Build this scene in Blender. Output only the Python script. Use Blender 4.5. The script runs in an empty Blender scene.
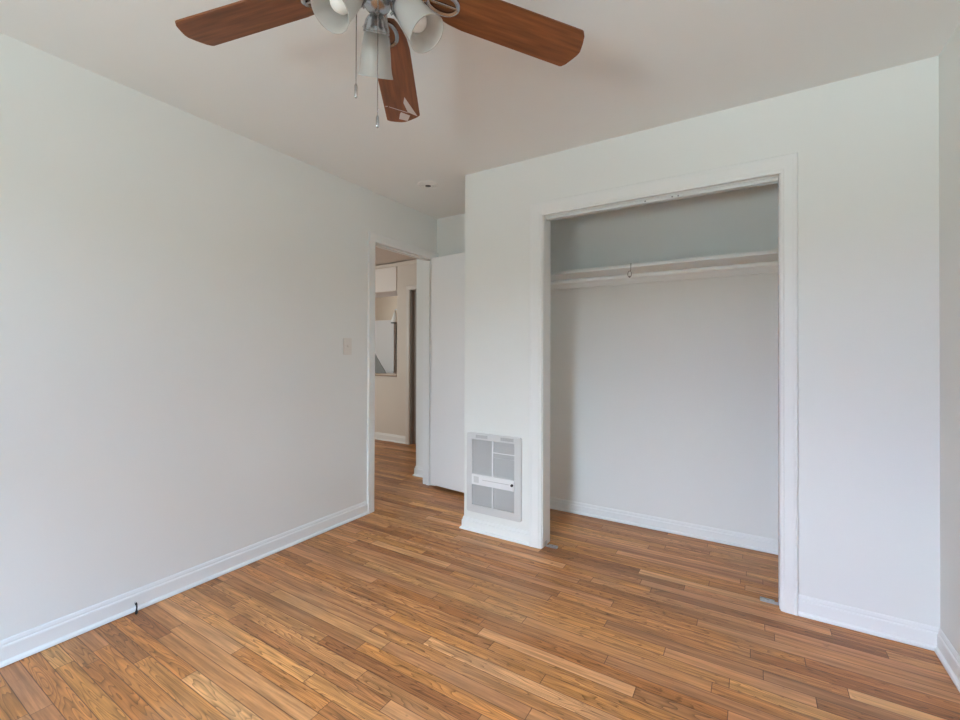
import bpy, bmesh, math, random
from mathutils import Vector, Matrix
random.seed(7)
PI = math.pi
scn = bpy.context.scene
COL = scn.collection

# ------------------------------------------------------------------ camera
cam = bpy.data.objects.new('camera', bpy.data.cameras.new('camera'))
COL.objects.link(cam)
cam.data.sensor_fit = 'HORIZONTAL'
cam.data.sensor_width = 36.0
cam.data.lens = 438.41 / 960 * 36.0
cam.data.shift_y = -9.73 / 960
cam.data.clip_start = 0.01
yaw, pit, rol = math.radians(31.8204), math.radians(0.3085), math.radians(0.1662)
fwd = Vector((-math.sin(yaw) * math.cos(pit), math.cos(yaw) * math.cos(pit), math.sin(pit)))
rt0 = Vector((math.cos(yaw), math.sin(yaw), 0)); up0 = rt0.cross(fwd)
rt = rt0 * math.cos(rol) + up0 * math.sin(rol); up = rt.cross(fwd)
m3 = Matrix((rt, up, -fwd)).transposed()
cam.matrix_world = Matrix.Translation((2.4606, 0, 1.2119)) @ m3.to_4x4()
scn.camera = cam

# ------------------------------------------------------------------ light
scn.view_settings.view_transform = 'Standard'
scn.view_settings.look = 'None'
scn.view_settings.gamma = 1.0
scn.view_settings.use_curve_mapping = False
scn.view_settings.exposure = 0.0
scn.cycles.max_bounces = 14
scn.cycles.diffuse_bounces = 10
scn.cycles.sample_clamp_indirect = 6.0
scn.cycles.caustics_reflective = False
scn.cycles.caustics_refractive = False

world = bpy.data.worlds.new('daylight'); scn.world = world
world.use_nodes = True
w_bg = world.node_tree.nodes['Background']
w_bg.inputs[0].default_value = (0.85, 0.92, 1.0, 1); w_bg.inputs[1].default_value = 0.05

def area(name, loc, target, sx, sy, power, col):
    d = bpy.data.lights.new(name, 'AREA'); d.shape = 'RECTANGLE'; d.size = sx; d.size_y = sy
    d.energy = power; d.color = col
    o = bpy.data.objects.new(name, d); COL.objects.link(o); o.location = loc
    o.rotation_euler = (Vector(target) - Vector(loc)).to_track_quat('-Z', 'Y').to_euler()
    return o
YR = -1.60                                         # rear wall, room face (behind the camera)
WZ0, WZ1 = 0.80, 2.10
W1 = (1.30, 2.05)                                  # window in the rear wall (x range)
# daylight through each window: cool sky light slanting down, and light thrown up by the garden outside
LY = -3.85 - 0.75
#       name, x range, z range, power, colour of one patch of the outdoors seen through the window
DAY = (
    ('garden_light_west', -4.0, 1.2, -1.6, 0.7, 2600, (0.830, 0.980, 1.000)),
    ('garden_light_east', 1.2, 6, -1.6, 0.7, 1175, (0.796, 0.967, 1.000)),
    ('sky_light_low_west', -4.0, 1.2, 2.3, 3.8, 728, (0.536, 1.000, 1.000)),
    ('sky_light_low_east', 1.2, 6, 2.3, 3.8, 1586, (0.541, 0.721, 1.000)),
    ('sky_light_high_east', 1.2, 6, 3.8, 6.5, 4550, (0.446, 0.674, 1.000)),
    ('sky_gap_center', 1.4, 2.8, 2.2, 4.2, 426, (0.859, 0.986, 1.000)),
    ('sky_gap_west', 0.0, 1.4, 2.2, 4.2, 810, (0.652, 0.681, 1.000)),
)
for nm, x0_, x1_, z0_, z1_, pw_, cl_ in DAY:
    c_ = ((x0_ + x1_) / 2, LY + (0.05 if 'gap' in nm else 0), (z0_ + z1_) / 2)
    area(nm, c_, (c_[0], 0, c_[2]), x1_ - x0_, z1_ - z0_, pw_, cl_)
area('hall_fill', (-3.6, 1.6, 1.5), (-1.4, 4.0, 1.0), 1.2, 1.3, 49, (0.84, 0.98, 1.0))  # added fill lamp inside the hall, with no window behind it
area('kitchen_fill', (-2.6, 5.55, 2.41), (-2.6, 6.1, 0.5), 0.5, 0.3, 14, (0.9, 0.95, 1))  # unseen lamp added under the kitchen ceiling to brighten the tan wall

# ------------------------------------------------------------------ materials
def new_mat(name):
    m = bpy.data.materials.new(name); m.use_nodes = True
    nt = m.node_tree; b = nt.nodes['Principled BSDF']
    return m, nt, b
def N(nt, t, **kw):
    n = nt.nodes.new(t)
    for k, v in kw.items(): setattr(n, k, v)
    return n
def simple(name, col, rough=0.5, metal=0.0, spec=0.5, bump=0.0, bscale=200, var=0.0):
    m, nt, b = new_mat(name)
    b.inputs['Base Color'].default_value = col + (1,)
    b.inputs['Roughness'].default_value = rough
    b.inputs['Metallic'].default_value = metal
    b.inputs['Specular IOR Level'].default_value = spec
    tc = N(nt, 'ShaderNodeTexCoord'); nz = N(nt, 'ShaderNodeTexNoise')
    nz.inputs['Scale'].default_value = bscale; nz.inputs['Detail'].default_value = 3
    nt.links.new(tc.outputs['Object'], nz.inputs['Vector'])
    if bump:
        bp = N(nt, 'ShaderNodeBump'); bp.inputs['Strength'].default_value = bump; bp.inputs['Distance'].default_value = 0.001
        nt.links.new(nz.outputs['Fac'], bp.inputs['Height']); nt.links.new(bp.outputs[0], b.inputs['Normal'])
    n2 = N(nt, 'ShaderNodeTexNoise'); n2.inputs['Scale'].default_value = 3.0
    nt.links.new(tc.outputs['Object'], n2.inputs['Vector'])
    mx = N(nt, 'ShaderNodeMix', data_type='RGBA'); mx.inputs[6].default_value = tuple(c * (1 - var) for c in col) + (1,)
    mx.inputs[7].default_value = tuple(min(1, c * (1 + var)) for c in col) + (1,)
    nt.links.new(n2.outputs['Fac'], mx.inputs[0]); nt.links.new(mx.outputs[2], b.inputs['Base Color'])
    return m

M_WALL = simple('wall_paint', (0.795, 0.81, 0.795), 0.6, bump=0.12, bscale=140, var=0.008, spec=0.3)
M_CEIL = simple('ceiling_paint', (0.80, 0.815, 0.815), 0.8, bump=0.15, bscale=120, var=0.008, spec=0.2)
M_TRIM = simple('trim_paint', (0.81, 0.825, 0.82), 0.45, bump=0.03, bscale=60, var=0.005, spec=0.35)
M_DOOR = simple('door_paint', (0.82, 0.82, 0.83), 0.45, bump=0.05, bscale=60, var=0.005)
M_HALL = simple('hall_paint', (0.66, 0.57, 0.49), 0.6, bump=0.1, bscale=140, var=0.01)
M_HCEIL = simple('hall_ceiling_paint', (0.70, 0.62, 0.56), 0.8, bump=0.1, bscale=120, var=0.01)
M_KITCH = simple('kitchen_paint', (0.64, 0.53, 0.41), 0.6, bump=0.1, bscale=140, var=0.01)
M_HTRIM = simple('hall_trim_paint', (0.78, 0.74, 0.70), 0.4, var=0.005)
M_HCAS = simple('hall_casing_paint', (0.66, 0.59, 0.53), 0.45, var=0.005)
M_CHROME = simple('brushed_nickel', (0.42, 0.42, 0.43), 0.26, metal=1.0, var=0.05)
M_IRON = simple('dull_iron', (0.30, 0.295, 0.29), 0.45, metal=0.6, var=0.05)
M_STEEL = simple('zinc_steel', (0.62, 0.63, 0.65), 0.35, metal=1.0, var=0.05)
M_HEAT = simple('heater_enamel', (0.64, 0.64, 0.64), 0.4, var=0.01)
M_HGRILL = simple('heater_grille_enamel', (0.56, 0.56, 0.56), 0.5, var=0.02)
M_HPANEL = simple('heater_panel_enamel', (0.82, 0.82, 0.83), 0.4, var=0.01)
M_DARK = simple('dark_recess', (0.05, 0.05, 0.055), 0.7)
M_VENT = simple('vent_slot_grey', (0.36, 0.36, 0.37), 0.6)
M_PALE = simple('pale_patch', (0.62, 0.58, 0.57), 0.5, var=0.05)
M_BLACK = simple('black_rubber', (0.012, 0.012, 0.014), 0.5)
M_SWITCH = simple('switch_ivory', (0.75, 0.73, 0.69), 0.4, var=0.01)
M_BULB = simple('bulb_white', (0.90, 0.90, 0.88), 0.35)
M_FRIDGE = simple('fridge_enamel', (0.78, 0.75, 0.74), 0.4, var=0.01)
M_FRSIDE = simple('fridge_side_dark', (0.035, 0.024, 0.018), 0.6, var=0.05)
M_CAB = simple('cabinet_paint', (0.78, 0.70, 0.64), 0.5, var=0.01)
M_GREYTRI = simple('triangle_grey', (0.22, 0.21, 0.20), 0.6, var=0.02)
M_BROWND = simple('brown_grey_door', (0.30, 0.26, 0.23), 0.5, var=0.03)
M_FITTING = simple('fitting_white', (0.82, 0.82, 0.81), 0.5)

def wood_floor():
    m, nt, b = new_mat('oak_strip_floor'); L = nt.links.new
    tc = N(nt, 'ShaderNodeTexCoord'); sp = N(nt, 'ShaderNodeSeparateXYZ'); L(tc.outputs['Object'], sp.inputs[0])
    def math_(op, a, bb=None, c=None):
        n = N(nt, 'ShaderNodeMath', operation=op)
        for i, v in enumerate((a, bb, c)):
            if v is None: continue
            if isinstance(v, (int, float)): n.inputs[i].default_value = v
            else: L(v, n.inputs[i])
        return n.outputs[0]
    W = 0.0572
    yy = math_('DIVIDE', sp.outputs['Y'], W)
    row = math_('FLOOR', yy); fy = math_('FRACT', yy)
    wr = N(nt, 'ShaderNodeTexWhiteNoise', noise_dimensions='1D'); L(row, wr.inputs['W'])
    off = math_('MULTIPLY', wr.outputs['Value'], 57.0)
    u = math_('ADD', math_('MULTIPLY', sp.outputs['X'], 1.2), math_('ADD', off, math_('MULTIPLY', row, 13.37)))
    v1 = N(nt, 'ShaderNodeTexVoronoi', voronoi_dimensions='1D', feature='F1'); L(u, v1.inputs['W']); v1.inputs['Scale'].default_value = 1
    v2 = N(nt, 'ShaderNodeTexVoronoi', voronoi_dimensions='1D', feature='DISTANCE_TO_EDGE'); L(u, v2.inputs['W']); v2.inputs['Scale'].default_value = 1
    rnd = N(nt, 'ShaderNodeSeparateColor'); L(v1.outputs['Color'], rnd.inputs[0])
    rA, rB, rC = rnd.outputs[0], rnd.outputs[1], rnd.outputs[2]
    # plank base tone
    cr = N(nt, 'ShaderNodeValToRGB'); L(rA, cr.inputs[0])
    el = cr.color_ramp.elements
    stops = [(0.0, (0.36, 0.140, 0.046)), (0.2, (0.47, 0.190, 0.058)), (0.5, (0.545, 0.224, 0.067)), (0.8, (0.61, 0.263, 0.083)), (1.0, (0.73, 0.355, 0.130))]
    el[0].position, el[0].color = stops[0][0], stops[0][1] + (1,)
    el[1].position, el[1].color = stops[-1][0], stops[-1][1] + (1,)
    for p_, c_ in stops[1:-1]:
        k = el.new(p_); k.color = c_ + (1,)
    # grain coordinates: long in x, shifted per plank
    cb = N(nt, 'ShaderNodeCombineXYZ')
    L(math_('ADD', math_('MULTIPLY', sp.outputs['X'], 1.0), math_('MULTIPLY', rB, 40.0)), cb.inputs[0])
    L(math_('ADD', sp.outputs['Y'], math_('MULTIPLY', rC, 9.0)), cb.inputs[1])
    mp = N(nt, 'ShaderNodeMapping'); mp.inputs['Scale'].default_value = (5.0, 130.0, 1.0); L(cb.outputs[0], mp.inputs[0])
    g1 = N(nt, 'ShaderNodeTexNoise'); g1.inputs['Scale'].default_value = 1.0; g1.inputs['Detail'].default_value = 5; g1.inputs['Roughness'].default_value = 0.6
    L(mp.outputs[0], g1.inputs['Vector'])
    # cathedral figure: wave rings warped
    mp2 = N(nt, 'ShaderNodeMapping'); mp2.inputs['Scale'].default_value = (2.2, 26.0, 1.0); L(cb.outputs[0], mp2.inputs[0])
    n3 = N(nt, 'ShaderNodeTexNoise'); n3.inputs['Scale'].default_value = 1.0; n3.inputs['Detail'].default_value = 1.0; L(mp2.outputs[0], n3.inputs['Vector'])
    rings = math_('FRACT', math_('MULTIPLY', n3.outputs['Fac'], 13.0))
    rings = math_('POWER', rings, 4.0)
    ringamt = math_('MULTIPLY', rings, math_('MULTIPLY', math_('GREATER_THAN', rC, 0.35), 0.58))
    gr = N(nt, 'ShaderNodeMapRange'); gr.inputs[1].default_value = 0.3; gr.inputs[2].default_value = 0.72; gr.inputs[3].default_value = 0.72; gr.inputs[4].default_value = 1.22
    L(g1.outputs['Fac'], gr.inputs[0])
    shade = math_('MULTIPLY', gr.outputs[0], math_('SUBTRACT', 1.0, ringamt))
    # wear: large soft mottling and dark specks
    nw = N(nt, 'ShaderNodeTexNoise'); nw.inputs['Scale'].default_value = 2.3; nw.inputs['Detail'].default_value = 4; L(tc.outputs['Object'], nw.inputs['Vector'])
    wear = N(nt, 'ShaderNodeMapRange'); wear.inputs[1].default_value = 0.52; wear.inputs[2].default_value = 0.78; wear.inputs[3].default_value = 0.0; wear.inputs[4].default_value = 0.55
    L(nw.outputs['Fac'], wear.inputs[0])
    ns = N(nt, 'ShaderNodeTexNoise'); ns.inputs['Scale'].default_value = 21.0; ns.inputs['Detail'].default_value = 3; L(cb.outputs[0], ns.inputs['Vector'])
    sm = N(nt, 'ShaderNodeMapRange'); sm.inputs[1].default_value = 0.66; sm.inputs[2].default_value = 0.78; sm.inputs[3].default_value = 1.0; sm.inputs[4].default_value = 0.6
    L(ns.outputs['Fac'], sm.inputs[0])
    shade = math_('MULTIPLY', shade, sm.outputs[0])
    mp4 = N(nt, 'ShaderNodeMapping'); mp4.inputs['Scale'].default_value = (2.6, 42.0, 1.0); L(cb.outputs[0], mp4.inputs[0])
    n4 = N(nt, 'ShaderNodeTexNoise'); n4.inputs['Scale'].default_value = 1.0; n4.inputs['Detail'].default_value = 4; L(mp4.outputs[0], n4.inputs['Vector'])
    m4 = N(nt, 'ShaderNodeMapRange'); m4.inputs[1].default_value = 0.33; m4.inputs[2].default_value = 0.62; m4.inputs[3].default_value = 0.70; m4.inputs[4].default_value = 1.17; L(n4.outputs['Fac'], m4.inputs[0])
    shade = math_('MULTIPLY', shade, m4.outputs[0])
    hs = N(nt, 'ShaderNodeHueSaturation'); L(cr.outputs[0], hs.inputs['Color'])
    L(math_('ADD', 0.497, math_('MULTIPLY', rB, 0.006)), hs.inputs['Hue']); L(math_('ADD', 0.92, math_('MULTIPLY', rC, 0.10)), hs.inputs['Saturation'])
    mul = N(nt, 'ShaderNodeVectorMath', operation='SCALE'); L(hs.outputs[0], mul.inputs[0]); L(shade, mul.inputs['Scale'])
    mw = N(nt, 'ShaderNodeMix', data_type='RGBA'); L(wear.outputs[0], mw.inputs[0]); L(mul.outputs[0], mw.inputs[6]); mw.inputs[7].default_value = (0.40, 0.235, 0.135, 1)
    # gaps
    e1 = math_('MULTIPLY', math_('MINIMUM', fy, math_('SUBTRACT', 1.0, fy)), W)
    e2 = math_('DIVIDE', v2.outputs['Distance'], 1.2)
    ed = math_('MINIMUM', e1, e2)
    gp = N(nt, 'ShaderNodeMapRange'); gp.inputs[1].default_value = 0.0003; gp.inputs[2].default_value = 0.0018; gp.inputs[3].default_value = 0.0; gp.inputs[4].default_value = 1.0
    L(ed, gp.inputs[0])
    mg = N(nt, 'ShaderNodeMix', data_type='RGBA'); L(gp.outputs[0], mg.inputs[0]); mg.inputs[6].default_value = (0.085, 0.036, 0.017, 1); L(mw.outputs[2], mg.inputs[7])
    L(mg.outputs[2], b.inputs['Base Color'])
    rr = math_('ADD', 0.33, math_('ADD', math_('MULTIPLY', nw.outputs['Fac'], 0.16), math_('MULTIPLY', rB, 0.06)))
    L(rr, b.inputs['Roughness']); b.inputs['Specular IOR Level'].default_value = 0.42
    bp = N(nt, 'ShaderNodeBump'); bp.inputs['Strength'].default_value = 0.35; bp.inputs['Distance'].default_value = 0.0012
    hh = math_('ADD', gp.outputs[0], math_('MULTIPLY', g1.outputs['Fac'], 0.25)); L(hh, bp.inputs['Height']); L(bp.outputs[0], b.inputs['Normal'])
    return m
M_FLOOR = wood_floor()

def wood(name, c0, c1, sx, sy, rough):
    m, nt, b = new_mat(name); L = nt.links.new
    tc = N(nt, 'ShaderNodeTexCoord'); mp = N(nt, 'ShaderNodeMapping'); mp.inputs['Scale'].default_value = (sx, sy, sy)
    L(tc.outputs['Object'], mp.inputs[0])
    n = N(nt, 'ShaderNodeTexNoise'); n.inputs['Scale'].default_value = 1; n.inputs['Detail'].default_value = 5; L(mp.outputs[0], n.inputs['Vector'])
    cr = N(nt, 'ShaderNodeValToRGB'); cr.color_ramp.elements[0].color = c0 + (1,); cr.color_ramp.elements[1].color = c1 + (1,)
    cr.color_ramp.elements[0].position = 0.3; cr.color_ramp.elements[1].position = 0.72
    L(n.outputs['Fac'], cr.inputs[0]); L(cr.outputs[0], b.inputs['Base Color'])
    b.inputs['Roughness'].default_value = rough
    return m
M_BLADE = wood('cherry_blade', (0.125, 0.036, 0.010), (0.27, 0.090, 0.028), 5, 70, 0.42)
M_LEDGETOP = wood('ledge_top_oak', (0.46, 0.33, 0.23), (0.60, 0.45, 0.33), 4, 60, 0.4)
M_LEDGESHADOW = wood('ledge_shadow_brown', (0.12, 0.05, 0.025), (0.20, 0.09, 0.045), 4, 60, 0.4)

def shade_glass():
    m, nt, b = new_mat('frosted_shade_glass'); L = nt.links.new
    out = nt.nodes['Material Output']
    b.inputs['Base Color'].default_value = (0.69, 0.675, 0.65, 1); b.inputs['Roughness'].default_value = 0.35
    tr = N(nt, 'ShaderNodeBsdfTranslucent'); tr.inputs[0].default_value = (0.69, 0.675, 0.65, 1)
    mx = N(nt, 'ShaderNodeMixShader'); mx.inputs[0].default_value = 0.45
    L(b.outputs[0], mx.inputs[1]); L(tr.outputs[0], mx.inputs[2])
    tp = N(nt, 'ShaderNodeBsdfTransparent'); m2 = N(nt, 'ShaderNodeMixShader'); m2.inputs[0].default_value = 0.25
    L(mx.outputs[0], m2.inputs[1]); L(tp.outputs[0], m2.inputs[2]); L(m2.outputs[0], out.inputs[0])
    return m
M_SHADE = shade_glass()

# ------------------------------------------------------------------ mesh helpers
def obj(name, bm, mat, parent=None, smooth=False):
    me = bpy.data.meshes.new(name)
    bmesh.ops.recalc_face_normals(bm, faces=bm.faces[:])
    bm.to_mesh(me); bm.free()
    o = bpy.data.objects.new(name, me); COL.objects.link(o)
    me.materials.append(mat)
    if smooth:
        for p in me.polygons: p.use_smooth = True
        try: me.set_sharp_from_angle(angle=math.radians(40))
        except Exception: pass
    if parent: o.parent = parent
    return o
def struct(name, bm, mat, label=None, cat=None, smooth=False):
    o = obj(name, bm, mat, None, smooth); o['kind'] = 'structure'
    if label: o['label'] = label
    if cat: o['category'] = cat
    return o
def tag(o, label, cat, group=None):
    o['label'] = label; o['category'] = cat
    if group: o['group'] = group
    return o
def empty(name, loc, label, cat, group=None):
    o = bpy.data.objects.new(name, None); COL.objects.link(o); o.location = loc; o.empty_display_size = 0.1
    return tag(o, label, cat, group)
def box(bm, a, b, bev=0.0, seg=2):
    x0, y0, z0 = a; x1, y1, z1 = b
    v = [bm.verts.new(p) for p in ((x0, y0, z0), (x1, y0, z0), (x1, y1, z0), (x0, y1, z0), (x0, y0, z1), (x1, y0, z1), (x1, y1, z1), (x0, y1, z1))]
    fs = [bm.faces.new([v[i] for i in f]) for f in ((0, 3, 2, 1), (4, 5, 6, 7), (0, 1, 5, 4), (1, 2, 6, 5), (2, 3, 7, 6), (3, 0, 4, 7))]
    if bev:
        es = set(e for f in fs for e in f.edges)
        bmesh.ops.bevel(bm, geom=list(es), offset=bev, segments=seg, profile=0.5, affect='EDGES')
    return bm
def BX(a, b, bev=0.0, seg=2):
    bm = bmesh.new(); return box(bm, a, b, bev, seg)
def tube(bm, pts, r, n=10, cap=True):
    pts = [Vector(p) for p in pts]; rings = []
    rr = r if isinstance(r, (list, tuple)) else [r] * len(pts)
    prev = None
    for i, p in enumerate(pts):
        t = (pts[min(i + 1, len(pts) - 1)] - pts[max(i - 1, 0)]).normalized()
        ref = prev if prev is not None else (Vector((0, 0, 1)) if abs(t.z) < 0.9 else Vector((1, 0, 0)))
        a = (ref - t * ref.dot(t)).normalized(); bb = t.cross(a); prev = a
        rings.append([bm.verts.new(p + (a * math.cos(2 * PI * k / n) + bb * math.sin(2 * PI * k / n)) * rr[i]) for k in range(n)])
    for i in range(len(rings) - 1):
        for k in range(n): bm.faces.new((rings[i][k], rings[i][(k + 1) % n], rings[i + 1][(k + 1) % n], rings[i + 1][k]))
    if cap: bm.faces.new(rings[0][::-1]); bm.faces.new(rings[-1])
    return bm
def lathe(bm, prof, mtx=None, n=32):
    """prof: list of (radius, z)."""
    mtx = mtx or Matrix.Identity(4); rings = []
    for r, z in prof:
        if r < 1e-6: rings.append([bm.verts.new(mtx @ Vector((0, 0, z)))])
        else: rings.append([bm.verts.new(mtx @ Vector((r * math.cos(2 * PI * k / n), r * math.sin(2 * PI * k / n), z))) for k in range(n)])
    for A, B in zip(rings[:-1], rings[1:]):
        for k in range(n):
            k2 = (k + 1) % n
            if len(A) == 1 and len(B) == 1: continue
            if len(A) == 1: bm.faces.new((A[0], B[k], B[k2]))
            elif len(B) == 1: bm.faces.new((A[k], A[k2], B[0]))
            else: bm.faces.new((A[k], A[k2], B[k2], B[k]))
    return bm
def sweep(bm, path, prof, side=1, plane=None, scale=None):
    """sweep a closed profile (w across, d out) along an open polyline with mitred corners.
    plane None: floor plan path of (x, y), w is off the wall to the left (side=1) or right (-1), d is up.
    plane (origin, U, V, Nn): path in (u, v), w is in-plane to the left*side, d along Nn."""
    P = [Vector((p[0], p[1])) for p in path]; rings = []
    for i, p in enumerate(P):
        d0 = (P[i] - P[i - 1]).normalized() if i > 0 else None
        d1 = (P[i + 1] - P[i]).normalized() if i < len(P) - 1 else None
        n0 = Vector((-d0.y, d0.x)) * side if d0 else None
        n1 = Vector((-d1.y, d1.x)) * side if d1 else None
        if n0 is None: mvec = n1.copy()
        elif n1 is None: mvec = n0
        else:
            mvec = (n0 + n1).normalized(); mvec = mvec / mvec.dot(n0)
        ring = []
        for w, d in prof:
            q = p + mvec * w
            if scale:
                q = p + (n0 * w * scale[i - 1] if n0 is not None else Vector((0, 0)))
                if n1 is not None and (n0 is None or abs(n0.dot(n1)) < 0.5): q = q + n1 * w * scale[i]
            if plane is None: ring.append(bm.verts.new((q.x, q.y, d)))
            else:
                o, U, V, Nn = plane
                ring.append(bm.verts.new(Vector(o) + Vector(U) * q.x + Vector(V) * q.y + Vector(Nn) * d))
        rings.append(ring)
    n = len(prof)
    for A, B in zip(rings[:-1], rings[1:]):
        for k in range(n): bm.faces.new((A[k], A[(k + 1) % n], B[(k + 1) % n], B[k]))
    bm.faces.new(rings[0][::-1]); bm.faces.new(rings[-1])
    return bm

# ------------------------------------------------------------------ room shell
H = 2.44
XR, YC, YB, XC = 3.114, 2.521, 3.2094, 0.771       # right wall, closet front, back of alcove, chase corner
CX0, CX1, CZ = 1.358, 2.571, 2.074                 # closet clear opening
CL, CRX = 1.06, 2.69                              # closet interior left / right
TW = 0.122
DY0, DY1, DZ = 2.430, 3.166, 2.062                 # bedroom door opening
YF = 4.44                                          # far wall of the hall

bm = BX((-4.3, YR - 0.15, -0.05), (XR + 0.15, 7.0, 0.0)); struct('floor', bm, M_FLOOR, 'worn honey oak strip floor')
bm = BX((-TW / 2, YR - 0.15, H), (XR + 0.15, 3.4, H + 0.08)); struct('ceiling', bm, M_CEIL, 'flat white bedroom ceiling')
bm = BX((-4.3, YR - 0.15, H), (-TW / 2, 7.0, H + 0.08)); box(bm, (-TW / 2, 3.4, H), (XR + 0.15, 7.0, H + 0.08))
struct('ceiling_hall', bm, M_HCEIL, 'hall and kitchen ceiling')

def wall_with_hole_x(x0, x1, y0, y1, hy0, hy1, hz0, hz1):
    bm = bmesh.new()
    box(bm, (x0, y0, 0), (x1, hy0, H)); box(bm, (x0, hy1, 0), (x1, y1, H)); box(bm, (x0, hy0, hz1), (x1, hy1, H))
    if hz0 > 0: box(bm, (x0, hy0, 0), (x1, hy1, hz0))
    return bm
struct('wall_left', wall_with_hole_x(-TW, 0, YR - 0.15, YB + 0.12, DY0 - 0.018, DY1 + 0.018, 0, DZ + 0.018), M_WALL, 'plain white left wall with the hall doorway')
bm = bmesh.new()
box(bm, (XC, YC, 0), (CL, YB, H))                                                   # heater chase
box(bm, (CL, YC, 0), (CX0 - 0.018, YC + 0.115, H))                                  # return left of the opening
box(bm, (CX1 + 0.018, YC, 0), (XR, YC + 0.115, H))
box(bm, (CX0 - 0.018, YC, CZ + 0.018), (CX1 + 0.018, YC + 0.115, H))
struct('wall_closet', bm, M_WALL, 'white closet wall with open closet and wall heater')
struct('wall_back', BX((0, YB, 0), (XR, YB + 0.12, H)), M_WALL, 'white wall at the back of alcove and closet')
struct('wall_closet_right', BX((CRX, YC + 0.115, 0), (XR, YB, H)), M_WALL, 'white right side wall inside closet')
struct('wall_right', BX((XR, YR - 0.15, 0), (XR + 0.12, YB + 0.12, H)), M_WALL, 'white right wall')
bm = bmesh.new()
for xa, xb in ((0, W1[0]), (W1[1], XR)): box(bm, (xa, YR - 0.15, 0), (xb, YR, H))
for xa, xb in (W1,):
    box(bm, (xa, YR - 0.15, 0), (xb, YR, WZ0)); box(bm, (xa, YR - 0.15, WZ1), (xb, YR, H))
struct('wall_rear', bm, M_WALL, 'white wall with windows behind the camera')
def sash(name, horiz, a_, b_, off, label):
    bm = bmesh.new()
    for (u0, z0), (u1, z1) in (((a_, WZ0), (a_ + 0.04, WZ1)), ((b_ - 0.04, WZ0), (b_, WZ1)), ((a_, WZ0), (b_, WZ0 + 0.05)), ((a_, WZ1 - 0.05), (b_, WZ1)), ((a_, 1.43), (b_, 1.47))):
        if horiz: box(bm, (u0, off - 0.02, z0), (u1, off + 0.02, z1))
        else: box(bm, (off - 0.02, u0, z0), (off + 0.02, u1, z1))
    struct(name, bm, M_TRIM, label)
sash('window_1', True, W1[0], W1[1], YR - 0.07, 'white sash window frame behind the camera')

# hall and kitchen shell
SX, SY = -0.347, 3.335
bm = bmesh.new(); box(bm, (SX, SY, 0), (-TW, 5.2, H)); struct('wall_hall_right', bm, M_WALL, 'hall wall corner beyond the doorway')
PX0, PX1 = -1.605, -1.432
bm = bmesh.new()
box(bm, (-4.3, YF, 0), (PX0, YF + 0.12, 0.885)); box(bm, (PX0, YF - 0.012, 0), (PX1 + 0.058, YF + 0.12, H - 0.012))
box(bm, (PX1 + 0.058, YF - 0.012, 2.036), (SX, YF + 0.12, H - 0.012)); box(bm, (-0.56, YF - 0.012, 0), (SX, YF + 0.12, 2.036))
struct('wall_hall_far', bm, M_HALL, 'beige hall wall with low pass-through half wall')
struct('wall_kitchen_back', BX((-4.3, 6.3, 0), (-1.0, 6.42, H)), M_KITCH, 'tan kitchen wall')
struct('wall_hall_left', BX((-4.42, YR - 0.15, 0), (-4.3, 6.42, H)), M_HALL, 'hall left wall')
struct('wall_hall_near', BX((-4.3, YR - 0.15, 0), (-TW, YR, H)), M_HALL, 'hall near wall')
struct('wall_hall_end', BX((-0.5, 5.2, 0), (0.0, 6.42, H)), M_HALL, 'hall end wall')

# ------------------------------------------------------------------ baseboards and casings
def base_prof(h=0.097):
    return [(0, 0), (0.011, 0), (0.0115, 0.003), (0.024, 0.003), (0.0235, 0.009), (0.021, 0.014), (0.0135, 0.019), (0.0125, 0.021), (0.0125, h - 0.027), (0.011, h - 0.022),
            (0.0075, h - 0.019), (0.0072, h - 0.012), (0.005, h - 0.004), (0.003, h), (0, h)]
def baseboard(name, path, side, mat=M_TRIM, label=None, h=0.097):
    bm = bmesh.new(); sweep(bm, path, base_prof(h), side); return struct(name, bm, mat, label)
baseboard('baseboard_left', [(0, YR), (0, DY0 - 0.073)], -1, label='white baseboard along the left wall')
baseboard('baseboard_heater', [(XC, YB), (XC, YC), (CX0 - 0.085, YC)], -1, label='white baseboard wrapping the heater chase', h=0.086)
baseboard('baseboard_right', [(CX1 + 0.071, YC), (XR, YC), (XR, YR)], -1, label='white baseboard right of the closet', h=0.092)
baseboard('baseboard_rear', [(XR, YR), (0, YR)], -1, label='white baseboard behind the camera')
baseboard('baseboard_alcove', [(0.03, YB), (XC, YB)], -1, label='white baseboard behind the open door')
baseboard('baseboard_closet', [(CL, YC + 0.115), (CL, YB), (CRX, YB), (CRX, YC + 0.115)], -1, label='white baseboard inside the closet', h=0.085)
baseboard('baseboard_hall', [(-TW, SY), (SX, SY), (SX, YF)], 1, label='white baseboard at the hall corner')
baseboard('baseboard_hall_far', [(-4.3, YF), (PX0, YF), (PX0, YF - 0.012), (PX1, YF - 0.012)], -1, M_HTRIM, 'white baseboard along the beige hall wall', h=0.10)

def cas_prof(w):
    # w measured from the inner edge outwards (negative of the left normal handled by side)
    return [(0, 0), (0, 0.011), (0.003, 0.0135), (0.012, 0.014), (0.014, 0.0165), (w - 0.016, 0.018), (w - 0.014, 0.0195), (w - 0.003, 0.0195), (w, 0.017), (w, 0)]
def casing(bm, pts, w, plane, side, scale=None): sweep(bm, pts, cas_prof(w), side, plane, scale)
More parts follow.
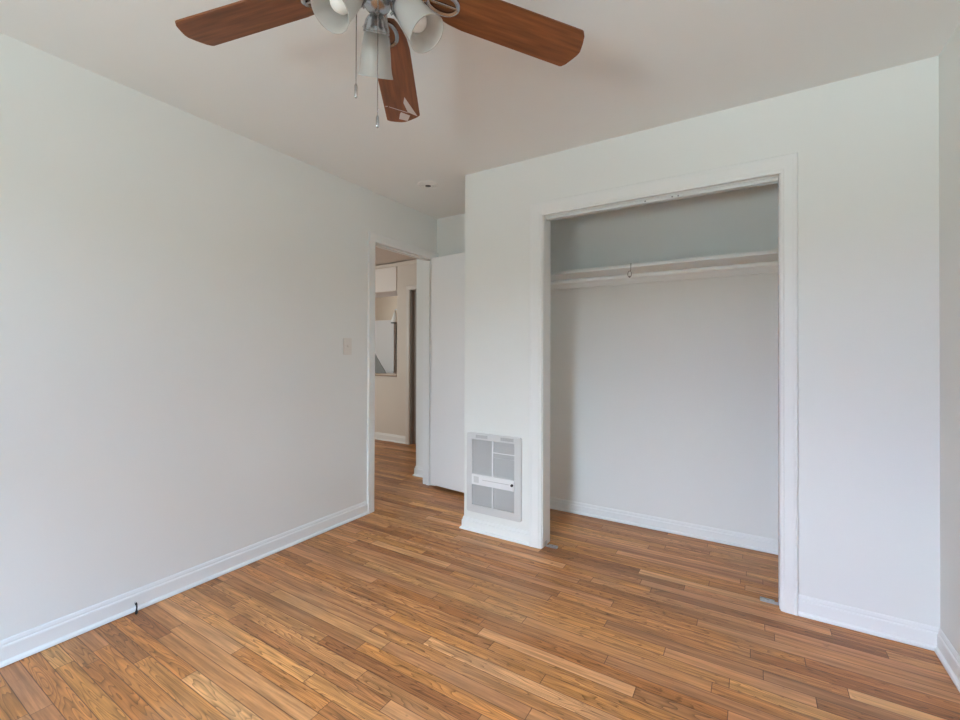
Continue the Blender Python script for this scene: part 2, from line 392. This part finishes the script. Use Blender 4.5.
# closet trim: casing + jamb liner
pl = ((0, YC, 0), (1, 0, 0), (0, 0, 1), (0, -1, 0))
bm = bmesh.new()
i0, i1, iz = CX0 - 0.005, CX1 + 0.004, CZ - 0.008
def frame_leg(bm, u0, u1, z0, z1, d): box(bm, (u0, YC - d, z0), (u1, YC, z1))
casing(bm, [(i0, 0), (i0, iz), (i1, iz), (i1, 0)], 0.0665, pl, 1, (1.22, 1.22, 1.0))
struct('trim_closet', bm, M_TRIM, 'white casing around the open closet')
bm = bmesh.new()
box(bm, (CX0 - 0.018, YC - 0.001, 0), (CX0, YC + 0.116, CZ + 0.018), 0.0015, 1); box(bm, (CX1, YC - 0.001, 0), (CX1 + 0.018, YC + 0.116, CZ + 0.018), 0.0015, 1)
box(bm, (CX0, YC - 0.001, CZ), (CX1, YC + 0.116, CZ + 0.018), 0.0015, 1)
struct('trim_closet_jamb', bm, M_TRIM, 'white jamb lining of the closet opening')
# bedroom door trim
pl2 = ((0, 0, 0), (0, 1, 0), (0, 0, 1), (1, 0, 0))
bm = bmesh.new(); casing(bm, [(DY0 - 0.005, 0), (DY0 - 0.005, DZ - 0.006), (YB - 0.001, DZ - 0.006)], 0.068, pl2, 1)
box(bm, (0, DY1 + 0.006, 0), (0.016, YB - 0.002, DZ - 0.004), 0.002, 1)
struct('trim_door', bm, M_TRIM, 'white casing of the hall doorway')
bm = bmesh.new()
box(bm, (-TW - 0.001, DY0 - 0.018, 0), (0.001, DY0, DZ + 0.018), 0.0015, 1); box(bm, (-TW - 0.001, DY1, 0), (0.001, DY1 + 0.018, DZ + 0.018), 0.0015, 1)
box(bm, (-TW - 0.001, DY0, DZ), (0.001, DY1, DZ + 0.018), 0.0015, 1)
box(bm, (-0.075, DY0, 0), (-0.042, DY0 + 0.011, DZ), 0.002, 1); box(bm, (-0.075, DY1 - 0.011, 0), (-0.042, DY1, DZ), 0.002, 1); box(bm, (-0.075, DY0, DZ - 0.011), (-0.042, DY1, DZ), 0.002, 1)
struct('trim_door_jamb', bm, M_TRIM, 'white jamb and stop of the hall doorway')
# hall door, casing and top strip
pl3 = ((0, YF - 0.012, 0), (1, 0, 0), (0, 0, 1), (0, -1, 0))
bm = bmesh.new(); casing(bm, [(-1.374, 0), (-1.374, 2.036), (-0.56, 2.036), (-0.56, 0)], 0.058, pl3, 1)
struct('trim_hall_door', bm, M_HCAS, 'beige casing of the far hall door')
bm = BX((-4.3, YF - 0.026, 2.372), (SX, YF - 0.012, 2.418), 0.004, 2); struct('trim_hall_top', bm, M_HALL, 'beige strip below the hall ceiling')
bm = bmesh.new(); box(bm, (-1.36, YF + 0.03, 0.005), (-0.56, YF + 0.065, 2.03), 0.002, 1)
o = struct('door_2', bm, M_BROWND, 'grey brown door in the far hall wall')
bm = bmesh.new(); box(bm, (-1.374, YF - 0.01, 0), (-1.358, YF + 0.10, 2.036)); obj('door_jamb', bm, M_BROWND, o)

# bedroom door, swung open into the alcove
hinge = Vector((0.004, DY1 - 0.004, 0))
d1 = bpy.data.objects.new('door_1', None); COL.objects.link(d1); d1.location = hinge; d1['kind'] = 'structure'; d1['label'] = 'flat white hall door standing open in the alcove'
ang = -math.radians(5.5)
d1.rotation_euler = (0, 0, ang)
obj('door_slab', BX((0.015, -0.048, 0.030), (0.730, -0.013, 2.061), 0.002, 1), M_DOOR, d1)
for s, yk in ((-1, -0.048), (1, -0.013)):
    bm = bmesh.new()
    mt = Matrix.Translation((0.655, yk, 0.96)) @ Matrix.Rotation(-s * PI / 2, 4, 'X')
    if s < 0: lathe(bm, [(0, 0), (0.03, 0), (0.03, 0.005), (0.012, 0.01), (0.012, 0.03), (0.024, 0.038), (0.027, 0.05), (0.02, 0.062), (0, 0.064)], Matrix.Translation((0.655, yk, 0.96)) @ Matrix.Rotation(PI / 2, 4, 'X'))
    else: lathe(bm, [(0, 0), (0.028, 0), (0.028, 0.003), (0.010, 0.005), (0, 0.005)], Matrix.Translation((0.655, yk, 0.96)) @ Matrix.Rotation(-PI / 2, 4, 'X'))
    obj('door_knob', bm, M_CHROME, d1, True)
for z in (0.22, 1.04, 1.86):
    bm = bmesh.new(); tube(bm, [(0.0215, -0.008, z - 0.04), (0.0215, -0.008, z + 0.04)], 0.005, 10); obj('hinge', bm, M_TRIM, d1, True)

# ------------------------------------------------------------------ wall heater
hx0, hx1, hz0, hz1 = 0.798, 1.2145, 0.132, 0.669
ht = empty('wall_heater', (0, 0, 0), 'light grey recessed wall heater with mesh grille on white wall left of closet', 'heater')
ht.location = ((hx0 + hx1) / 2, YC, hz0)
def hb(a, b_, bev=0.0, seg=2):
    bm = bmesh.new(); box(bm, (a[0] - ht.location.x, -a[1], a[2] - hz0), (b_[0] - ht.location.x, -b_[1], b_[2] - hz0), bev, seg); return bm
gx0, gx1, gz0, gz1 = 0.843, 1.1665, 0.184, 0.626
def rounded_frame(bm, o4, i4, d0, d1, r, n=6):
    """rounded outer rect with rectangular hole, extruded from d0 to d1 (along -y)"""
    cx, cz = ht.location.x, hz0
    def loop(rect, rad, d):
        x0, x1, z0, z1 = rect; pts = []
        for (px, pz, a0) in ((x1 - rad, z1 - rad, 0), (x0 + rad, z1 - rad, 90), (x0 + rad, z0 + rad, 180), (x1 - rad, z0 + rad, 270)):
            for k in range(n + 1):
                a = math.radians(a0 + 90 * k / n); pts.append(bm.verts.new((px + rad * math.cos(a) - cx, -d, pz + rad * math.sin(a) - cz)))
        return pts
    def br(A, B):
        for k in range(len(A)): bm.faces.new((A[k], A[(k + 1) % len(A)], B[(k + 1) % len(B)], B[k]))
    x0, x1, z0, z1 = o4
    O0 = loop(o4, r, d0); O1 = loop(o4, r, d1 - 0.004); O2 = loop((x0 + .004, x1 - .004, z0 + .004, z1 - .004), r - 0.003, d1)
    I1 = loop(i4, 0.004, d1); I0 = loop(i4, 0.004, d0)
    br(O0, O1); br(O1, O2); br(O2, I1); br(I1, I0); br(I0, O0)
bm = bmesh.new(); rounded_frame(bm, (hx0, hx1, hz0, hz1), (gx0, gx1, gz0, gz1), 0.0, 0.014, 0.014)
obj('heater_frame', bm, M_HEAT, ht, True)
obj('heater_backing', hb((gx0, 0.002, gz0), (gx1, 0.001, gz1)), M_VENT, ht)
# mesh grille: fine bars
gm = (gx0 + gx1) / 2 - 0.002
bm = bmesh.new()
def gb(a, b_):
    box(bm, (a[0] - ht.location.x, -a[1], a[2] - hz0), (b_[0] - ht.location.x, -b_[1], b_[2] - hz0))
z = gz0 + 0.004
while z < gz1 - 0.002:
    gb((gx0, 0.006, z), (gx1, 0.003, z + 0.0042)); z += 0.0062
x = gx0 + 0.004
while x < gx1 - 0.002:
    gb((x, 0.0075, gz0), (x + 0.0026, 0.005, gz1)); x += 0.0085
obj('heater_grille', bm, M_HGRILL, ht)
bm = hb((gm - 0.0045, 0.012, gz0), (gm + 0.0045, 0.004, gz1)); obj('center_bar', bm, M_HPANEL, ht)
for zz in (0.551, 0.520):
    obj('louver_bar', hb((gm, 0.011, zz - (0.0035 if zz > .54 else .002)), (gx1, 0.004, zz + (0.0035 if zz > .54 else .002)), 0.001, 1), M_HPANEL if zz > .54 else M_HEAT, ht)
pz0, pz1 = 0.322, 0.392
pn = obj('control_panel', hb((gx0 + 0.001, 0.0195, pz0), (gx1 - 0.001, 0.004, pz1), 0.002, 1), M_HPANEL, ht)
obj('panel_slot', hb((gx0 + 0.085, 0.0199, 0.3585), (gx1 - 0.035, 0.019, 0.3625)), M_HGRILL, pn)
obj('rating_label', hb((gx0 + 0.018, 0.0199, 0.336), (gx0 + 0.058, 0.019, 0.378)), M_HEAT, pn)
bm = bmesh.new(); lathe(bm, [(0, 0), (0.009, 0), (0.008, 0.008), (0, 0.008)], Matrix.Translation((gx1 - 0.014 - ht.location.x, -0.0195, 0.360 - hz0)) @ Matrix.Rotation(PI / 2, 4, 'X'), 20)
obj('thermostat_knob', bm, M_BLACK, pn, True)
for a, b_ in ((0.873, 0.965), (1.065, 1.160)):
    bm = bmesh.new()
    for k in range(4):
        box(bm, (a - ht.location.x, -0.0146, 0.638 + k * 0.0052 - hz0), (b_ - ht.location.x, -0.0135, 0.641 + k * 0.0052 - hz0))
    obj('vent_slot', bm, M_VENT, ht)

# ------------------------------------------------------------------ light switch
sw = empty('light_switch', (0, 2.163, 1.253), 'ivory toggle light switch on the left wall beside the hall doorway', 'switch')
obj('cover_plate', BX((0, -0.037, -0.060), (0.006, 0.037, 0.060), 0.0025, 2), M_SWITCH, sw)
bm = BX((0.005, -0.005, -0.012), (0.0075, 0.005, 0.012)); box(bm, (0.006, -0.0035, -0.002), (0.018, 0.0035, 0.007), 0.001, 1); obj('toggle', bm, M_SWITCH, sw)
for z in (-0.03, 0.03):
    bm = bmesh.new(); lathe(bm, [(0, 0.0), (0.0032, 0.0), (0.0028, 0.0015), (0, 0.0018)], Matrix.Translation((0.0058, 0, z)) @ Matrix.Rotation(PI / 2, 4, 'Y'), 12); obj('screw', bm, M_SWITCH, sw, True)

# ------------------------------------------------------------------ closet shelf, rod, hook, track, pivots
cs = empty('closet_shelf', (CL, YB, 1.763), 'long white painted shelf above the rod inside the open closet', 'shelf')
obj('shelf_board', BX((0.001, -0.303, 0), (CRX - CL - 0.001, -0.001, 0.0195), 0.002, 1), M_TRIM, cs)
obj('back_cleat', BX((0.02, -0.019, -0.062), (CRX - CL - 0.02, -0.001, -0.0005), 0.002, 1), M_TRIM, cs)
for xa in (0.001, CRX - CL - 0.019):
    obj('side_cleat', BX((xa, -0.29, -0.030), (xa + 0.018, -0.02, -0.0005), 0.002, 1), M_TRIM, cs)
RY, RZ = 2.886, 1.7045
rd = empty('closet_rod', (CL + 0.019, RY, RZ), 'round white painted hanging rod below the closet shelf', 'closet rod')
bm = bmesh.new(); tube(bm, [(0.002, 0, 0), (CRX - CL - 0.040, 0, 0)], 0.0135, 20); obj('rod', bm, M_TRIM, rd, True)
for xa, s in ((0.0, 1), (CRX - CL - 0.038, -1)):
    bm = bmesh.new(); lathe(bm, [(0, 0), (0.0195, 0), (0.0190, s * 0.006), (0.017, s * 0.008), (0.017, s * 0.016), (0.0, s * 0.016)], Matrix.Translation((xa, 0, 0)) @ Matrix.Rotation(PI / 2, 4, 'Y'), 20)
    obj('rod_socket', bm, M_TRIM, rd, True)
HX = 1.799
bm = bmesh.new()
hy = YB - 0.303 - 0.006
pts = [(HX, hy + 0.008, 1.7835), (HX, hy, 1.7835), (HX, hy, 1.742), (HX, RY - 0.018, 1.733)] + [(HX + 0.0115 * math.sin(a), RY - 0.018, 1.7145 + 0.0185 * math.cos(a)) for a in [2 * PI * k / 20 for k in range(0, 21)]]
tube(bm, pts, 0.0024, 8); lathe(bm, [(0, 1.690), (0.005, 1.692), (0.006, 1.698), (0.004, 1.703), (0, 1.704)], Matrix.Translation((HX, RY - 0.018, 0)), 12)
hk = obj('rod_hook', bm, M_IRON, None, True); tag(hk, 'small metal eye hook hanging from the closet shelf in front of the white rod', 'hook')
o = bmesh.new(); lathe(o, [(0, 0), (0.0045, 0), (0.004, 0.003), (0, 0.004)], Matrix.Translation((HX, hy + 0.004, 1.785)), 10); obj('screw_tip', o, M_IRON, hk, True)

tr = empty('closet_door_track', (CX0, YC + 0.052, CZ), 'thin white metal sliding door track under the closet header', 'door track')
LT = CX1 - CX0
bm = bmesh.new()
box(bm, (0.002, -0.016, -0.002), (LT - 0.002, 0.016, 0)); box(bm, (0.002, -0.007, -0.026), (LT - 0.002, -0.005, 0)); box(bm, (0.002, 0.0145, -0.026), (LT - 0.002, 0.016, 0))
box(bm, (0.002, -0.018, -0.0065), (LT - 0.002, -0.005, -0.0015)); box(bm, (0.002, -0.018, -0.026), (LT - 0.002, -0.005, -0.021)); box(bm, (0.002, 0.006, -0.026), (LT - 0.002, 0.016, -0.0245))
obj('rail', bm, M_TRIM, tr)
for xx in (0.595, 0.735, 0.765):
    bm = bmesh.new(); lathe(bm, [(0, 0), (0.0045, 0), (0.004, 0.002), (0, 0.003)], Matrix.Translation((xx, -0.0072, -0.013)) @ Matrix.Rotation(PI / 2, 4, 'X'), 12); obj('screw', bm, M_VENT, tr, True)

def pivot(name, label, x, s):
    p = empty(name, (x, YC + 0.045, 0.0), label, 'floor pivot', 'closet door floor pivots')
    bm = bmesh.new()
    box(bm, (0 if s > 0 else -0.078, -0.012, 0.0005), (0.078 if s > 0 else 0, 0.012, 0.004), 0.001, 1)
    box(bm, (0 if s > 0 else -0.003, -0.016, 0.002), (0.003 if s > 0 else 0, 0.016, 0.03), 0.0008, 1)
    obj('bracket', bm, M_STEEL, p)
    bm = bmesh.new()
    for yy in (-0.012, 0.008): box(bm, (0.018 if s > 0 else -0.078, yy, 0.004), (0.078 if s > 0 else -0.018, yy + 0.004, 0.012), 0.001, 1)
    obj('slot_rail', bm, M_STEEL, p)
    bm = bmesh.new(); lathe(bm, [(0, 0.004), (0.006, 0.004), (0.006, 0.012), (0.003, 0.014), (0, 0.014)], Matrix.Translation((s * 0.045, 0, 0)), 14); obj('pivot_socket', bm, M_VENT, p, True)
    return p
pivot('floor_pivot', 'metal floor pivot bracket at the foot of the left closet jamb, near the heater', CX0, 1)
pivot('floor_pivot', 'metal floor pivot bracket at the foot of the right closet jamb', CX1, -1)

# ------------------------------------------------------------------ ceiling fitting
cf = empty('ceiling_fitting', (0.448, 2.516, H), 'small round white ceiling fitting with a dark centre, near the hall doorway', 'ceiling fitting')
bm = bmesh.new(); lathe(bm, [(0, 0), (0.076, 0), (0.076, -0.004), (0.070, -0.010), (0.062, -0.010), (0.060, -0.004), (0.052, -0.004), (0.050, -0.013), (0.042, -0.013), (0.040, -0.005), (0.034, -0.005), (0.033, -0.013), (0.025, -0.013), (0.024, -0.004), (0, -0.004)], None, 36)
obj('cover_ring', bm, M_FITTING, cf, True)
bm = bmesh.new(); lathe(bm, [(0, -0.0045), (0.022, -0.0045), (0.020, -0.012), (0, -0.013)], None, 24); obj('dark_centre', bm, M_BLACK, cf, True)
for a in (0.3, 2.2, 4.4):
    obj('spring_clip', BX((0.028 * math.cos(a) - 0.004, 0.028 * math.sin(a) - 0.004, -0.016), (0.028 * math.cos(a) + 0.004, 0.028 * math.sin(a) + 0.004, -0.004), 0.001, 1), M_HPANEL, cf)
bm = bmesh.new(); lathe(bm, [(0, -0.006), (0.005, -0.006), (0.004, -0.011), (0, -0.011)], Matrix.Translation((0.035, 0.027, 0)), 12); obj('indicator', bm, M_BLACK, cf, True)

# ------------------------------------------------------------------ cable stub
cb = empty('cable_stub', (0.040, 0.893, 0.0), 'short black cable end standing up from the floor against the left baseboard', 'cable')
bm = bmesh.new(); tube(bm, [(0, 0, 0.0), (0, 0, 0.012), (0.0005, 0.0005, 0.016)], [0.0052, 0.0052, 0.0036], 12)
tube(bm, [(0.0, 0, 0.014), (0.001, 0.001, 0.030), (0.0, 0.0, 0.043)], 0.0032, 10); obj('cable', bm, M_BLACK, cb, True)
bm = bmesh.new(); tube(bm, [(0, 0, 0.041), (-0.001, -0.003, 0.051)], 0.0045, 10); o = obj('connector', bm, M_BLACK, cb, True)
bm = bmesh.new(); tube(bm, [(-0.001, -0.003, 0.051), (-0.002, -0.005, 0.055)], 0.003, 10); obj('connector_tip', bm, M_STEEL, o, True)

# ------------------------------------------------------------------ kitchen seen through the doorway
ct = tag(obj('counter_ledge', BX((-4.25, YF - 0.025, 0.894), (PX0 - 0.001, YF + 0.30, 0.911), 0.003, 2), M_LEDGETOP), 'brown wood ledge capping the low hall half wall', 'counter')
obj('ledge_shadow_strip', BX((-4.25, YF - 0.020, 0.8855), (PX0 - 0.001, YF + 0.29, 0.8935)), M_LEDGESHADOW, ct)  # dark brown slab colours in the shadow below the ledge board
uc = empty('wall_cabinet', (-1.63, YF + 0.005, 2.045), 'pale upper cabinet hanging above the wood ledge in the far kitchen', 'cabinet')
obj('cabinet_body', BX((-1.6, 0.018, 0), (0, 0.40, 0.365), 0.003, 1), M_CAB, uc)
for k in range(3): obj('cabinet_door', BX((-1.598 + 0.532 * k, 0, 0.004), (-1.598 + 0.532 * k + 0.528, 0.018, 0.355), 0.004, 2), M_CAB, uc)
fr = empty('refrigerator', (-2.375, 5.2, 0), 'tall white refrigerator with dark side beyond the wood ledge', 'refrigerator')
obj('cabinet_body', BX((-0.74, 0.06, 0.02), (0, 0.72, 1.70), 0.004, 1), M_FRSIDE, fr)
f1 = obj('lower_door', BX((-0.74, 0, 0.08), (-0.004, 0.058, 0.66), 0.008, 3), M_FRIDGE, fr)
obj('upper_door', BX((-0.74, 0, 0.668), (-0.004, 0.058, 1.73), 0.008, 3), M_FRIDGE, fr)
obj('handle', BX((-0.715, -0.03, 0.35), (-0.69, 0.0, 0.62), 0.006, 2), M_FRIDGE, f1)
obj('top_cap', BX((-0.74, 0.06, 1.70), (-0.004, 0.72, 1.732), 0.004, 1), M_FRIDGE, fr)
obj('toe_grille', BX((-0.74, 0.02, 0.0), (0, 0.06, 0.075)), M_BLACK, fr)
# thin grey triangle at the ledge, for a patch of unclear cause
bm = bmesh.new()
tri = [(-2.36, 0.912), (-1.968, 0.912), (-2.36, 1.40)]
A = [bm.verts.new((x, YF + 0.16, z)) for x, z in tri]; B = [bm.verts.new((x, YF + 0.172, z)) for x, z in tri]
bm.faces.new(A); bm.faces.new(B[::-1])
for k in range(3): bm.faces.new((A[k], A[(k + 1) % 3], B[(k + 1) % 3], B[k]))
tag(obj('grey_triangle', bm, M_GREYTRI), 'flat grey triangle at the wood ledge in front of the refrigerator', 'panel')
# sconce on the post
sc = empty('wall_sconce', (PX0, YF + 0.07, 1.612), 'small white cone lamp with dark rim on the kitchen side of the hall post', 'lamp')
bm = bmesh.new(); lathe(bm, [(0.006, 0.165), (0.012, 0.16), (0.055, 0.022), (0.055, 0.014), (0.05, 0.014), (0.010, 0.155)], Matrix.Translation((-0.112, 0, 0)), 24); obj('lamp_shade', bm, M_BULB, sc, True)
bm = bmesh.new(); lathe(bm, [(0.05, 0.0), (0.057, 0.0), (0.057, 0.012), (0.05, 0.012), (0.05, 0.0)], Matrix.Translation((-0.112, 0, 0)), 24); lathe(bm, [(0, 0.002), (0.051, 0.002)], Matrix.Translation((-0.112, 0, 0)), 24); obj('dark_rim', bm, M_BLACK, sc, True)
bm = bmesh.new(); tube(bm, [(-0.001, 0, 0.19), (-0.112, 0, 0.19), (-0.112, 0, 0.15)], 0.006, 8); obj('bracket', bm, M_STEEL, sc, True)

# ------------------------------------------------------------------ ceiling fan
FX, FY, ZB = 1.571, 0.8838, 2.25
fan = empty('ceiling_fan', (FX, FY, H), 'five-blade ceiling fan with cherry wood blades and three frosted glass lights', 'ceiling fan')
fan.rotation_euler = (-0.0175, -0.0171, 0)
zb = ZB - H
bm = bmesh.new(); lathe(bm, [(0, 0), (0.075, 0), (0.075, -0.012), (0.06, -0.03), (0.045, -0.036), (0.045, -0.045), (0.10, -0.055), (0.118, -0.075), (0.12, -0.12), (0.105, -0.15), (0.075, -0.160), (0, -0.160)], None, 48)
obj('motor_housing', bm, M_CHROME, fan, True)
bm = bmesh.new(); lathe(bm, [(0, -0.158), (0.072, -0.158), (0.078, -0.164), (0.078, -0.182), (0.066, -0.190), (0.045, -0.198), (0.040, -0.215), (0.042, -0.228), (0.043, -0.238), (0.041, -0.254), (0.034, -0.268), (0.020, -0.277), (0.007, -0.279), (0.006, -0.286), (0, -0.287)], None, 48)
hub = obj('light_kit', bm, M_CHROME, fan, True)

def blade_outline():
    hw, r1 = 0.0697, 0.6365
    half = [(0.136, 0.014), (0.142, 0.028), (0.16, 0.038), (0.185, 0.047), (0.225, 0.0585), (0.27, 0.0640), (0.45, 0.0670), (r1 - 0.006, hw), (r1, hw - 0.002)]
    tip = [(r1 + 0.010, 0.056), (r1 + 0.021, 0.030), (r1 + 0.028, 0.010), (r1 + 0.029, -0.004), (r1 + 0.021, -0.030), (r1 + 0.010, -0.056)]
    return half + tip + [(r, -s) for r, s in reversed(half)]
def make_blade(azdeg):
    pitch = -0.1836; droop = 0.0494
    bm = bmesh.new(); T = 0.0055
    ol = blade_outline()
    A = [bm.verts.new((r, s, T)) for r, s in ol]; B = [bm.verts.new((r, s, 0)) for r, s in ol]
    bm.faces.new(A); bm.faces.new(B[::-1])
    for k in range(len(A)):
        k2 = (k + 1) % len(A); bm.faces.new((A[k], A[k2], B[k2], B[k]))
    o = obj('blade', bm, M_BLADE, fan)
    mtx = Matrix.Translation((0, 0, zb)) @ Matrix.Rotation(math.radians(azdeg), 4, 'Z') @ Matrix.Rotation(math.atan(droop), 4, 'Y') @ Matrix.Rotation(pitch, 4, 'X')
    o.matrix_local = mtx
    # blade iron: arm plus flat oval ring with a middle bar, under the blade root
    bi = bmesh.new()
    tube(bi, [(0.068, 0, 0.012), (0.10, 0, 0.002), (0.125, 0, -0.006), (0.142, 0, -0.006)], [0.012, 0.010, 0.009, 0.008], 10)
    n = 28; cxr, ax, ay = 0.190, 0.052, 0.034
    ring = []
    for k in range(n):
        a = 2 * PI * k / n; c, s = math.cos(a), math.sin(a)
        ring.append([bi.verts.new((cxr + (ax + dr) * c, (ay + dr) * s * (1 + 0.12 * c), zz)) for dr, zz in ((0.0, -0.0005), (0.0, -0.006), (-0.005, -0.009), (-0.012, -0.006), (-0.012, -0.0005))])
    for k in range(n):
        for j in range(5): bi.faces.new((ring[k][j], ring[k][(j + 1) % 5], ring[(k + 1) % n][(j + 1) % 5], ring[(k + 1) % n][j]))
    box(bi, (cxr - ax + 0.004, -0.004, -0.007), (cxr + ax - 0.004, 0.004, -0.0006), 0.001, 1)
    obj('blade_iron', bi, M_CHROME, o, True)
    return o
for da in (72.0, -71.5, 144.1, -143.8): make_blade(124.92 + da)
b_mid = make_blade(124.92 + 0.25)
bm = bmesh.new()  # pale polygons and thin lines on the blade underside, cause unknown
for poly in ([(0.505, -0.018), (0.6385, -0.0594), (0.6016, -0.0213), (0.539, -0.0101)], [(0.6037, 0.0113), (0.5949, 0.0061), (0.6266, -0.0284), (0.6600, -0.0145), (0.6382, 0.0199)],
             [(0.5425, 0.0632), (0.5465, 0.0632), (0.5475, 0.054), (0.5435, 0.054)], [(0.5485, 0.050), (0.5515, 0.050), (0.6055, -0.020), (0.602, -0.020)]):
    A = [bm.verts.new((r, s_, -0.0004)) for r, s_ in poly]; B = [bm.verts.new((r, s_, 0.0004)) for r, s_ in poly]
    bm.faces.new(A); bm.faces.new(B[::-1])
    for k in range(len(A)): bm.faces.new((A[k], A[(k + 1) % len(A)], B[(k + 1) % len(A)], B[k]))
tv = obj('pale_patch', bm, M_PALE, b_mid); tv['label'] = 'pale patch near the blade tip'

def make_light(azdeg, th=54.6, r0=0.0685, z0=2.179 - H, L=0.1306):
    az = math.radians(azdeg); t = math.radians(th)
    d = Vector((math.cos(az) * math.cos(t), math.sin(az) * math.cos(t), -math.sin(t)))
    p = Vector((math.cos(az) * r0, math.sin(az) * r0, z0))
    mt = Matrix.Translation(p) @ d.to_track_quat('Z', 'Y').to_matrix().to_4x4()
    hd = Vector((math.cos(az), math.sin(az), 0))
    bm = bmesh.new()
    tube(bm, [hd * 0.030 + Vector((0, 0, -0.232)), hd * 0.045 + Vector((0, 0, -0.231)), p - d * 0.026, p - d * 0.012], 0.009, 12)
    obj('light_arm', bm, M_CHROME, fan, True)
    bm = bmesh.new(); lathe(bm, [(0.0, -0.022), (0.014, -0.022), (0.024, -0.016), (0.032, -0.004), (0.0355, 0.008), (0.037, 0.010), (0.037, 0.020), (0.0385, 0.021), (0.0385, 0.025), (0.036, 0.025), (0.034, 0.010), (0.0, -0.005)], mt, 32)
    for k in range(3):
        a = k * 2 * PI / 3 + 0.5; q = mt @ Vector((0.036 * math.cos(a), 0.036 * math.sin(a), 0.015)); q2 = mt @ Vector((0.044 * math.cos(a), 0.044 * math.sin(a), 0.015))
        tube(bm, [q, q2], 0.0035, 8)
    obj('shade_holder', bm, M_CHROME, fan, True)
    bm = bmesh.new()
    out = [(0.031, 0.008), (0.0325, 0.022), (0.037, 0.036), (0.041, 0.055), (0.0442, 0.080), (0.0465, 0.105), (0.0495, 0.122), (0.0535, L + 0.005)]
    prof = out + [(r - 0.0025, z_) for r, z_ in reversed(out)]
    lathe(bm, prof + [prof[0]], mt, 40)
    obj('lamp_shade', bm, M_SHADE, fan, True)
    bm = bmesh.new(); lathe(bm, [(0, 0.005), (0.013, 0.005), (0.014, 0.03), (0.018, 0.042), (0.027, 0.062), (0.0295, 0.076), (0.027, 0.091), (0.019, 0.103), (0.008, 0.108), (0, 0.109)], mt, 28)
    obj('light_bulb', bm, M_BULB, fan, True)
for a in (136.7, 263.3, 18.5): make_light(a)

def pull_chain(dx, dy, ztop, zf0, zf1):
    bm = bmesh.new(); tube(bm, [(dx, dy, ztop), (dx, dy, zf0)], 0.0014, 6)
    z_ = zf0
    while z_ < ztop:
        bmesh.ops.create_icosphere(bm, subdivisions=1, radius=0.0021, matrix=Matrix.Translation((dx, dy, z_))); z_ += 0.006
    o = obj('pull_chain', bm, M_CHROME, fan, True)
    bm = bmesh.new(); lathe(bm, [(0, zf0 + 0.004), (0.0025, zf0 + 0.002), (0.0042, zf0 - 0.004), (0.0042, zf1 + 0.003), (0.003, zf1), (0, zf1)], Matrix.Translation((dx, dy, 0)), 14); obj('chain_fob', bm, M_CHROME, o, True)
    return o
pull_chain(0.036, -0.033, -0.25, 1.836 - H, 1.806 - H)
pull_chain(-0.043, -0.036, -0.22, 1.947 - H, 1.910 - H)
